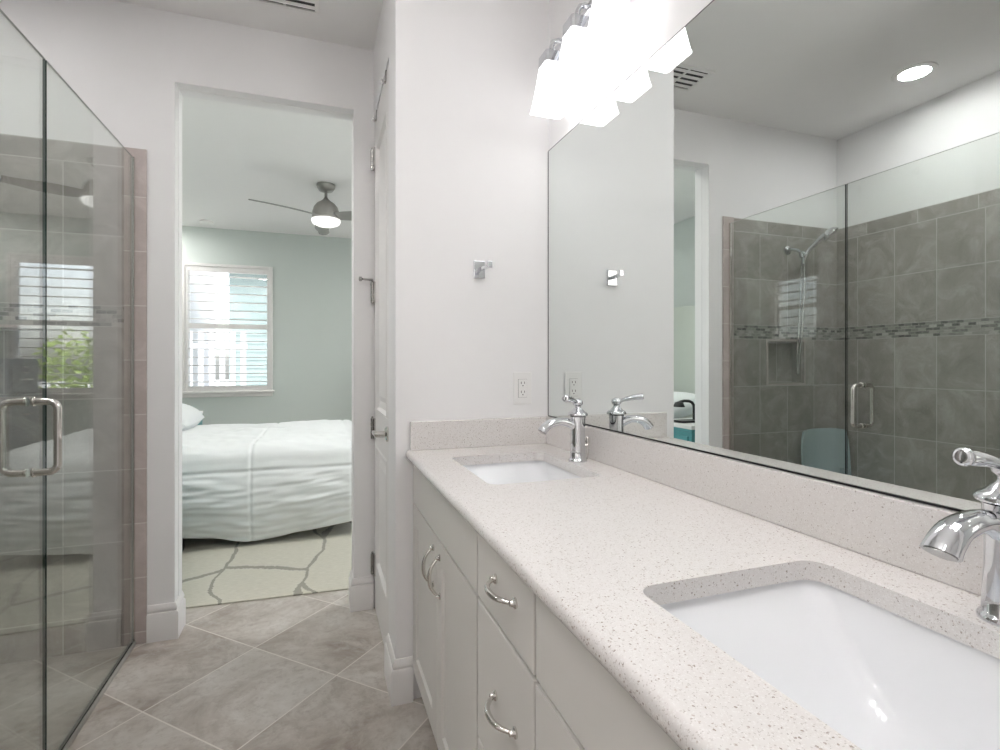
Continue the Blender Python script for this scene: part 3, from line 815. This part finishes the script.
def window_sash(bx, root, a, b, z0, z1, zm, pane):
    mb = MB(); f = .03
    bx(mb, a, a + f, .07, .11, z0, z1); bx(mb, b - f, b, .07, .11, z0, z1); bx(mb, a + f, b - f, .07, .11, z1 - f, z1); bx(mb, a + f, b - f, .07, .11, z0, z0 + f); bx(mb, a + f, b - f, .07, .11, zm - .02, zm + .02)
    mb.build('sash', 'plastic', root, bevel=.003)
    mb = MB(); bx(mb, a + f, b - f, .088, .092, z0 + f, z1 - f); mb.build('pane', pane, root)
window(1, 1, YB, W1); window(2, 1, YB, W2); window(3, 0, BXR, W3, mid=False)
window(4, 0, BXR, W4_FILL, shutter=False)  # added tall window outside every view, brings daylight to the bed
window(5, 1, -1.12, WB_FILL, inward=1, shutter=False, pane='frost')  # added frosted window, unseen, spreads daylight through the bathroom

# ------------------------------------------------------------------ rug, bed
mb = MB()
def edge_y(x): return 2.853 - .05 * x - .0
N = 40; rings = []
for i in range(N + 1):
    x = -1.75 + 2.62 * i / N; y0 = edge_y(x); rings.append([(x, y0, .001), (x, y0, .007), (x, y0 + .008, .011), (x, 5.9, .011), (x, 5.9, .001)])
mb.loft(rings); o = mb.build('area_rug', 'rug', smooth=30)
tag(o, 'cream bedroom rug with dark branching lines, under the bed', 'rug')

BX0, BX1, BY0, BY1, BZ = -1.78, .36, 3.66, 5.16, .66
t = thing('bed', 'bed with dark base standing on the cream rug behind the doorway', 'bed', ((BX0 + BX1) / 2, (BY0 + BY1) / 2, 0.012))
before = set(col.objects)
MB().loft([rrect((BX0 + BX1) / 2 - .005, (BY0 + BY1) / 2, BY1 - BY0 - .04, BX1 - BX0 - .05, .08, z) for z in (.33, .36, .58, .61)]).build('mattress', 'cloth', smooth=40, bevel=0)
MB().box((BX0 + .01, BY0 + .03, .17), (BX1 - .05, BY1 - .03, .325)).build('base', 'black', bevel=.01)
for x in (BX0 + .1, BX1 - .45):
    for y in (BY0 + .3, BY1 - .2): MB().box((x - .03, y - .03, .0125), (x + .03, y + .03, .17)).build('leg', 'black', bevel=.003)
# the black foot seen under the hem at the left
MB().box((-.86, BY0 + .02, .0125), (-.79, BY0 + .09, .17)).build('leg', 'black', bevel=.003)
mb = MB(); arch = []; ya, yb_ = 3.62, 5.20; ym = (ya + yb_) / 2; hw = (yb_ - ya) / 2
out = [(ya, .05)] + [(ym - hw * math.cos(PI * i / 24), 1.30 + .46 * math.sin(PI * i / 24) ** .8) for i in range(25)] + [(yb_, .05)]
mb.loft([[(x, y, z) for y, z in out] for x in (-1.865, -1.81)]); hb = mb.build('headboard', 'headb', bevel=.008)
adopt(t, before)

def comforter():
    xm0 = -1.0; r = .10; ztop = BZ
    def nz(p, s): return noise.noise(Vector(p) * s)
    # perimeter: front edge (head -> foot), rounded foot corners, foot edge, back edge
    R = .12; per = []
    n1 = 260
    for i in range(n1): per.append((xm0 + (BX1 - R - xm0) * i / n1, BY0, 0, -1))
    for i in range(16): a = -PI / 2 + PI / 2 * i / 16; per.append((BX1 - R + R * math.cos(a), BY0 + R + R * math.sin(a), math.cos(a), math.sin(a)))
    for i in range(50): per.append((BX1, BY0 + R + (BY1 - BY0 - 2 * R) * i / 50, 1, 0))
    for i in range(16): a = PI / 2 * i / 16; per.append((BX1 - R + R * math.cos(a), BY1 - R + R * math.sin(a), math.cos(a), math.sin(a)))
    for i in range(n1 + 1): per.append((BX1 - R + (xm0 - BX1 + R) * i / n1, BY1, 0, 1))
    def seam(x, y, z):
        sx = math.exp(-((x + .40 - .05 * (y - BY0)) / .010) ** 2) + math.exp(-((x - .22) / .010) ** 2) + math.exp(-((x + 1.05) / .010) ** 2)
        sy = math.exp(-((y - 4.41) / .010) ** 2)
        return min(1, sx), sy
    cols = []
    for (px, py, nx, ny) in per:
        line = []
        # top: from the bed's long axis out to the edge
        cy = (BY0 + BY1) / 2; cx_ = min(px, BX1 - .55)
        for k in range(26):
            s = k / 25
            x = cx_ + (px - nx * r - cx_) * s; y = cy + (py - ny * r - cy) * s
            sx, sy = seam(x, y, 0)
            z = ztop + .018 * nz((x * 1.0, y, 1), 2.6) + .013 * nz((x, y * 2.2, 3), 5) + .006 * nz((x, y, 9), 13)
            z += .02 * (1 - s) - .009 * sx * (.4 + .6 * s) - .008 * sy
            line.append((x, y, z))
        # rounded shoulder
        for k in range(1, 9):
            a = PI / 2 * k / 8
            x = px - nx * r + nx * r * math.sin(a); y = py - ny * r + ny * r * math.sin(a)
            sx, sy = seam(x, y, 0)
            b = .018 * nz((x * 1.0, y, 1), 2.6) * math.cos(a) + .010 * nz((x * 1.3, y * 1.3, a * .6), 5)
            z = ztop - r * (1 - math.cos(a)) + b - .007 * sx * math.cos(a)
            line.append((x - nx * .006 * sx, y - ny * .006 * sx, z))
        # hanging skirt
        hem = .115 - .075 * math.exp(-((px + .32) / .38) ** 2) + .012 * nz((px, py, 5), 3)
        z0 = ztop - r
        for k in range(1, 55):
            s = k / 54; z = z0 + (hem - z0) * s
            fold = (.030 * nz((px * 1.5, py * 1.5, 2 + s * .5), 2.4) + .014 * nz((px * 2.2 + s * 1.0, py * 2.2, 7 + s * 2.4), 4)) * (s ** .8)
            fold += .012 * nz((px + s * .9, py + s * .9, s * 3.0), 6.0) * min(1, s * 3)
            bulge = .035 * math.sin(PI * min(1, s * 1.05)) - .05 * s ** 3
            hs = math.exp(-((z - .50) / .010) ** 2)
            sx, _ = seam(px, py, 0)
            if abs(nx) > .5: sx = 0
            o_ = fold + bulge - .010 * hs - .006 * sx
            line.append((px + nx * o_, py + ny * o_, z + .010 * hs * 0))
        # turned-under hem
        l = line[-1]; line.append((l[0] - nx * .02, l[1] - ny * .02, l[2] - .006)); line.append((l[0] - nx * .045, l[1] - ny * .045, l[2] + .01))
        cols.append(line)
    mb = MB(); mb.loft(cols, False, False, closed=False)
    o = mb.build('comforter', 'cloth', smooth=75)
    so = o.modifiers.new('thickness', 'SOLIDIFY'); so.thickness = .016; so.offset = -1
    return o
tag(comforter(), 'white quilted comforter draped over the bed nearly to the rug', 'comforter')

def pillow(c, sx, sy, sz, tilt, label):
    mb = MB(); rings = []
    N = 22
    for i in range(N + 1):
        u = -1 + 2 * i / N; ring = []
        for j in range(2 * N):
            if j < N: v = -1 + 2 * j / N; sg = 1
            else: v = 1 - 2 * (j - N) / N; sg = -1
            e = (max(0, 1 - u ** 4) * max(0, 1 - v ** 4)) ** .55
            k = 1 - .06 * (u * u + v * v) * .5
            ring.append((u * sx * k, v * sy * k, sg * sz * (e + .01) + .01 * noise.noise(Vector((u * 2, v * 2, sg + c[1])))))
        rings.append(ring)
    mb.loft(rings, True, True)
    o = mb.build('pillow', 'cloth', smooth=75); o.location = c; o.rotation_euler = (0, tilt, 0)
    return tag(o, label, 'pillow', None)
pillow((-1.26, 4.10, .775), .36, .36, .115, .19, 'white pillow at the near side of the bed head, against the headboard')
pillow((-1.26, 4.83, .775), .36, .35, .115, .19, 'white pillow at the far side of the bed head, by the window')

# nightstands
def nightstand(x0, x1, y0, y1, h, label):
    t = thing('nightstand', label, 'nightstand', ((x0 + x1) / 2, (y0 + y1) / 2, .012))
    w, dp = (x1 - x0) / 2, (y1 - y0) / 2
    MB().box((-w, -dp, .06), (w, dp, h - .03)).build('body', 'teal', t, bevel=.004)
    MB().box((-w - .012, -dp - .012, h - .029), (w + .012, dp + .012, h)).build('top', 'plastic', t, bevel=.004)
    MB().box((-w - .008, -dp - .008, h - .05), (w + .008, dp + .008, h - .03)).build('moulding', 'teal', t, bevel=.004)
    for z in (.10, .10 + (h - .18) / 2 + .01):
        f = MB().box((w + .0005, -dp + .03, z), (w + .012, dp - .03, z + (h - .18) / 2 - .01)).build('drawer', 'teal', t, bevel=.003)
        MB().lathe([(.001, .0), (.006, 0), (.006, .01), (.013, .018), (.001, .026)], (w + .012, 0, z + (h - .18) / 4), 'x', 16).build('knob', 'nickel', f, smooth=50)
        f2_ = MB().box((-w + .03, -dp - .008, z), (w - .03, -dp - .0005, z + (h - .18) / 2 - .01)).build('side_panel', 'teal', t, bevel=.003)
    for sx in (-1, 1):
        for sy in (-1, 1): MB().box((sx * (w - .04) - .02, sy * (dp - .04) - .02, .0005), (sx * (w - .04) + .02, sy * (dp - .04) + .02, .06)).build('leg', 'teal', t)
    return t
nightstand(-1.30, -.80, 3.02, 3.42, .735, 'teal nightstand with a black arched lamp on it, seen in the mirror through the doorway')
nightstand(-1.62, -1.08, 5.40, 5.86, .70, 'teal nightstand with white top on the far side of the bed, under the left window')

t = thing('desk_lamp', 'small black arched lamp standing on the teal nightstand, seen in the mirror', 'lamp', (-.97, 3.2, .748))
mb = MB(); mb.loft([rrect(.055, 0, .11, .20, .03, z) for z in (.0005, .012, .016)]); mb.build('base', 'black', t, smooth=40)
mb = MB(); mb.tube([(0, 0, .012), (0, 0, .10), (.004, 0, .125), (.02, 0, .145), (.045, 0, .155), (.09, 0, .158), (.13, 0, .150)], .011, 12); mb.build('arm', 'black', t, smooth=50)
mb = MB(); mb.lathe([(.012, .02), (.03, .012), (.042, -.02), (.039, -.02), (.026, .006), (.001, .010)], (.135, 0, .135), seg=20); mb.build('lamp_shade', 'black', t, smooth=50)

# filing cabinet at the foot of the room
t = thing('filing_cabinet', 'grey metal filing cabinet beyond the bed, reflected in the shower glass', 'filing cabinet', (1.27, 5.69, .0))
MB().box((-.31, -.24, .0), (.32, .24, 1.225)).build('body', 'steel', t, bevel=.004)
for i in range(4):
    z0 = .03 + i * .297
    f = MB().box((-.325, -.225, z0), (-.3105, .225, z0 + .285)).build('drawer', 'steel', t, bevel=.003)
    mb = MB(); mb.tube([(-.327, -.085, z0 + .12), (-.345, -.075, z0 + .12), (-.350, 0, z0 + .12), (-.345, .075, z0 + .12), (-.327, .085, z0 + .12)], [.005, .006, .009, .006, .005], 10); mb.build('handle', 'chrome', f, smooth=50)
    mb = MB()
    slab_holes(mb, 0, -.329, -.3255, -.045, .045, z0 + .175, z0 + .235, [(-.036, .036, z0 + .184, z0 + .226)]); mb.build('label_holder', 'chrome', f)

# ------------------------------------------------------------------ ceiling fan, smoke detector
FX, FY = .07, 4.69
t = thing('ceiling_fan', 'brushed nickel three-blade ceiling fan with lit white bowl, in the bedroom', 'ceiling fan', (FX, FY, ZC))
MB().lathe([(.075, -.0005), (.078, -.012), (.074, -.03), (.055, -.055), (.025, -.062), (.001, -.062)], seg=36).build('canopy', 'fan', t, smooth=45)
MB().lathe([(.012, -.05), (.012, -.14)], seg=14).build('downrod', 'fan', t, smooth=45)
MB().lathe([(.014, -.110), (.024, -.128), (.045, -.145), (.075, -.165), (.098, -.195), (.110, -.235), (.114, -.272), (.114, -.292), (.102, -.297), (.001, -.297)], seg=40).build('motor_housing', 'fan', t, smooth=45)
MB().lathe([(.102, -.2975), (.118, -.300), (.118, -.316), (.108, -.334), (.07, -.352), (.001, -.356)], seg=40).build('light_bowl', 'fanlight', t, smooth=60)
for k in range(3):
    th = math.radians(210 + 120 * k); D = Vector((math.cos(th), math.sin(th), 0)); Q = Vector((-math.sin(th), math.cos(th), 0))
    rings = []
    for i in range(15):
        s = i / 14; rr = .085 + .555 * s
        w = .06 + .022 * math.sin(PI * min(1, s * 1.4)) - .012 * s - (.02 * max(0, (s - .9) / .1) ** 2)
        pit = -math.radians(15 - 2 * s); z = -.274 - .004 * s
        ring = []
        for j in range(12):
            a = 2 * PI * j / 12; q = math.cos(a) * w; hh = math.sin(a) * .005
            ring.append(D * rr + Q * (q * math.cos(pit) + .02 * math.sin(PI * s)) + Vector((0, 0, z + q * math.sin(pit) + hh)))
        rings.append(ring)
    MB().loft(rings).build('blade', 'blade', t, smooth=50)
o = MB().lathe([(.06, -.0005), (.066, -.006), (.064, -.022), (.05, -.032), (.02, -.034), (.001, -.034)], seg=32).build('smoke_detector', 'plastic', smooth=45)
o.location = (-1.12, 6.33, ZC); tag(o, 'round white smoke detector on the bedroom ceiling near the window', 'smoke detector')

# ------------------------------------------------------------------ outside the bedroom windows
struct(MB().box((-25, -15, -.4), (25, 45, -.15)).build('ground', 'bounce_paving'))
t = thing('house', 'pale teal neighbouring house with grey roof outside the left window', 'house', (.6, 14, -.15))
mb = MB()
for i in range(22):
    z = i * .2; mb.add([(-2.6, 0, z), (2.0, 0, z), (2.0, .015, z + .2), (-2.6, .015, z + .2), (-2.6, 5, z), (2.0, 5, z), (2.0, 5, z + .2), (-2.6, 5, z + .2)], [(0, 1, 2, 3), (4, 7, 6, 5), (1, 5, 6, 2), (0, 3, 7, 4), (0, 4, 5, 1), (3, 2, 6, 7)])
mb.build('wall', 'siding', t)
mb = MB(); mb.add([(-3.1, -.5, 3.75), (2.5, -.5, 3.75), (2.5, 2.5, 5.3), (-3.1, 2.5, 5.3), (-3.1, -.5, 3.6), (2.5, -.5, 3.6), (2.5, 2.5, 5.15), (-3.1, 2.5, 5.15)], [(0, 1, 2, 3), (4, 7, 6, 5), (0, 4, 5, 1), (1, 5, 6, 2), (2, 6, 7, 3), (3, 7, 4, 0)]); mb.build('roof', 'slate', t)
for x in (-.9, 1.1):
    f = MB(); slab_holes(f, 1, -.04, .03, x - .55, x + .55, .9, 2.5, [(x - .47, x + .47, .98, 2.42)]); fr = f.build('window_frame', 'fence', t)
    MB().box((x - .47, -.015, .98), (x + .47, .025, 2.42)).build('window_pane', 'dglass', fr)
t = thing('house', 'white house with blue-grey window bands further left outside the left window', 'house', (-5.2, 17, -.15))
MB().box((-2.8, 0, 0), (1.6, 5, 6.5)).build('wall', 'fence', t)
for z in (1.0, 2.3, 3.6):
    for x in (-2.0, -.6, .8):
        MB().box((x - .5, -.04, z), (x + .5, -.001, z + .9)).build('window_pane', 'dglass', t)
mb = MB(); mb.add([(-3.1, -.3, 6.5), (1.9, -.3, 6.5), (1.9, 5.3, 6.5), (-3.1, 5.3, 6.5), (-.6, 2.5, 8.0)], [(0, 3, 2, 1), (0, 1, 4), (1, 2, 4), (2, 3, 4), (3, 0, 4)]); mb.build('roof', 'slate', t)
t = thing('fence', 'white picket fence outside the bedroom windows', 'fence', (0, 9.6, -.15))
mb = MB(); mb.box((-4.2, -.02, .35), (-1.1, .02, .45)); mb.box((-4.2, -.02, 1.55), (-1.1, .02, 1.65)); mb.build('rail', 'fence', t)
for i in range(20):
    x = -4.1 + i * .155; MB().box((x - .04, -.045, .05), (x + .04, -.021, 1.85)).build('picket', 'fence', t)
t = thing('shrub', 'yellow-green shrub outside the right window, reflected in the shower glass', 'shrub', (2.3, 10.4, -.15))
MB().tube([(0, 0, 0), (.03, 0, .5), (0, .02, .9)], [.05, .04, .03], 8).build('stem', 'slate', t)
mb = MB()
for i in range(420):
    a = random.uniform(0, 2 * PI); zz = random.uniform(-1, 1); q = math.sqrt(1 - zz * zz); rr = random.uniform(.5, 1)
    p = Vector((.5 * q * math.cos(a) * rr, .5 * q * math.sin(a) * rr, 1.25 + .65 * zz * rr)); d1 = Vector((random.uniform(-1, 1), random.uniform(-1, 1), random.uniform(-1, 1))).normalized(); d2 = d1.orthogonal().normalized()
    mb.add([p - d1 * .07, p + d2 * .035, p + d1 * .07, p - d2 * .035], [(0, 1, 2, 3)])
mb.build('foliage', 'leaf', t)

# things that repeat share a group
for nm, gr in (('faucet', 'faucets on the vanity worktop'), ('sink', 'undermount sinks in the vanity worktop'), ('vanity_cabinet', 'vanity cabinet units'), ('vanity_light', 'vanity light fixtures above the mirror'),
               ('recessed_light', 'recessed ceiling lights'), ('nightstand', 'teal nightstands'), ('pillow', 'bed pillows'), ('over_door_hook', 'hook clips over the white door'), ('backsplash', 'quartz backsplash strips'), ('house', 'neighbouring houses')):
    for o in col.objects:
        if o.parent is None and o.name.split('.')[0] == nm: o['group'] = gr
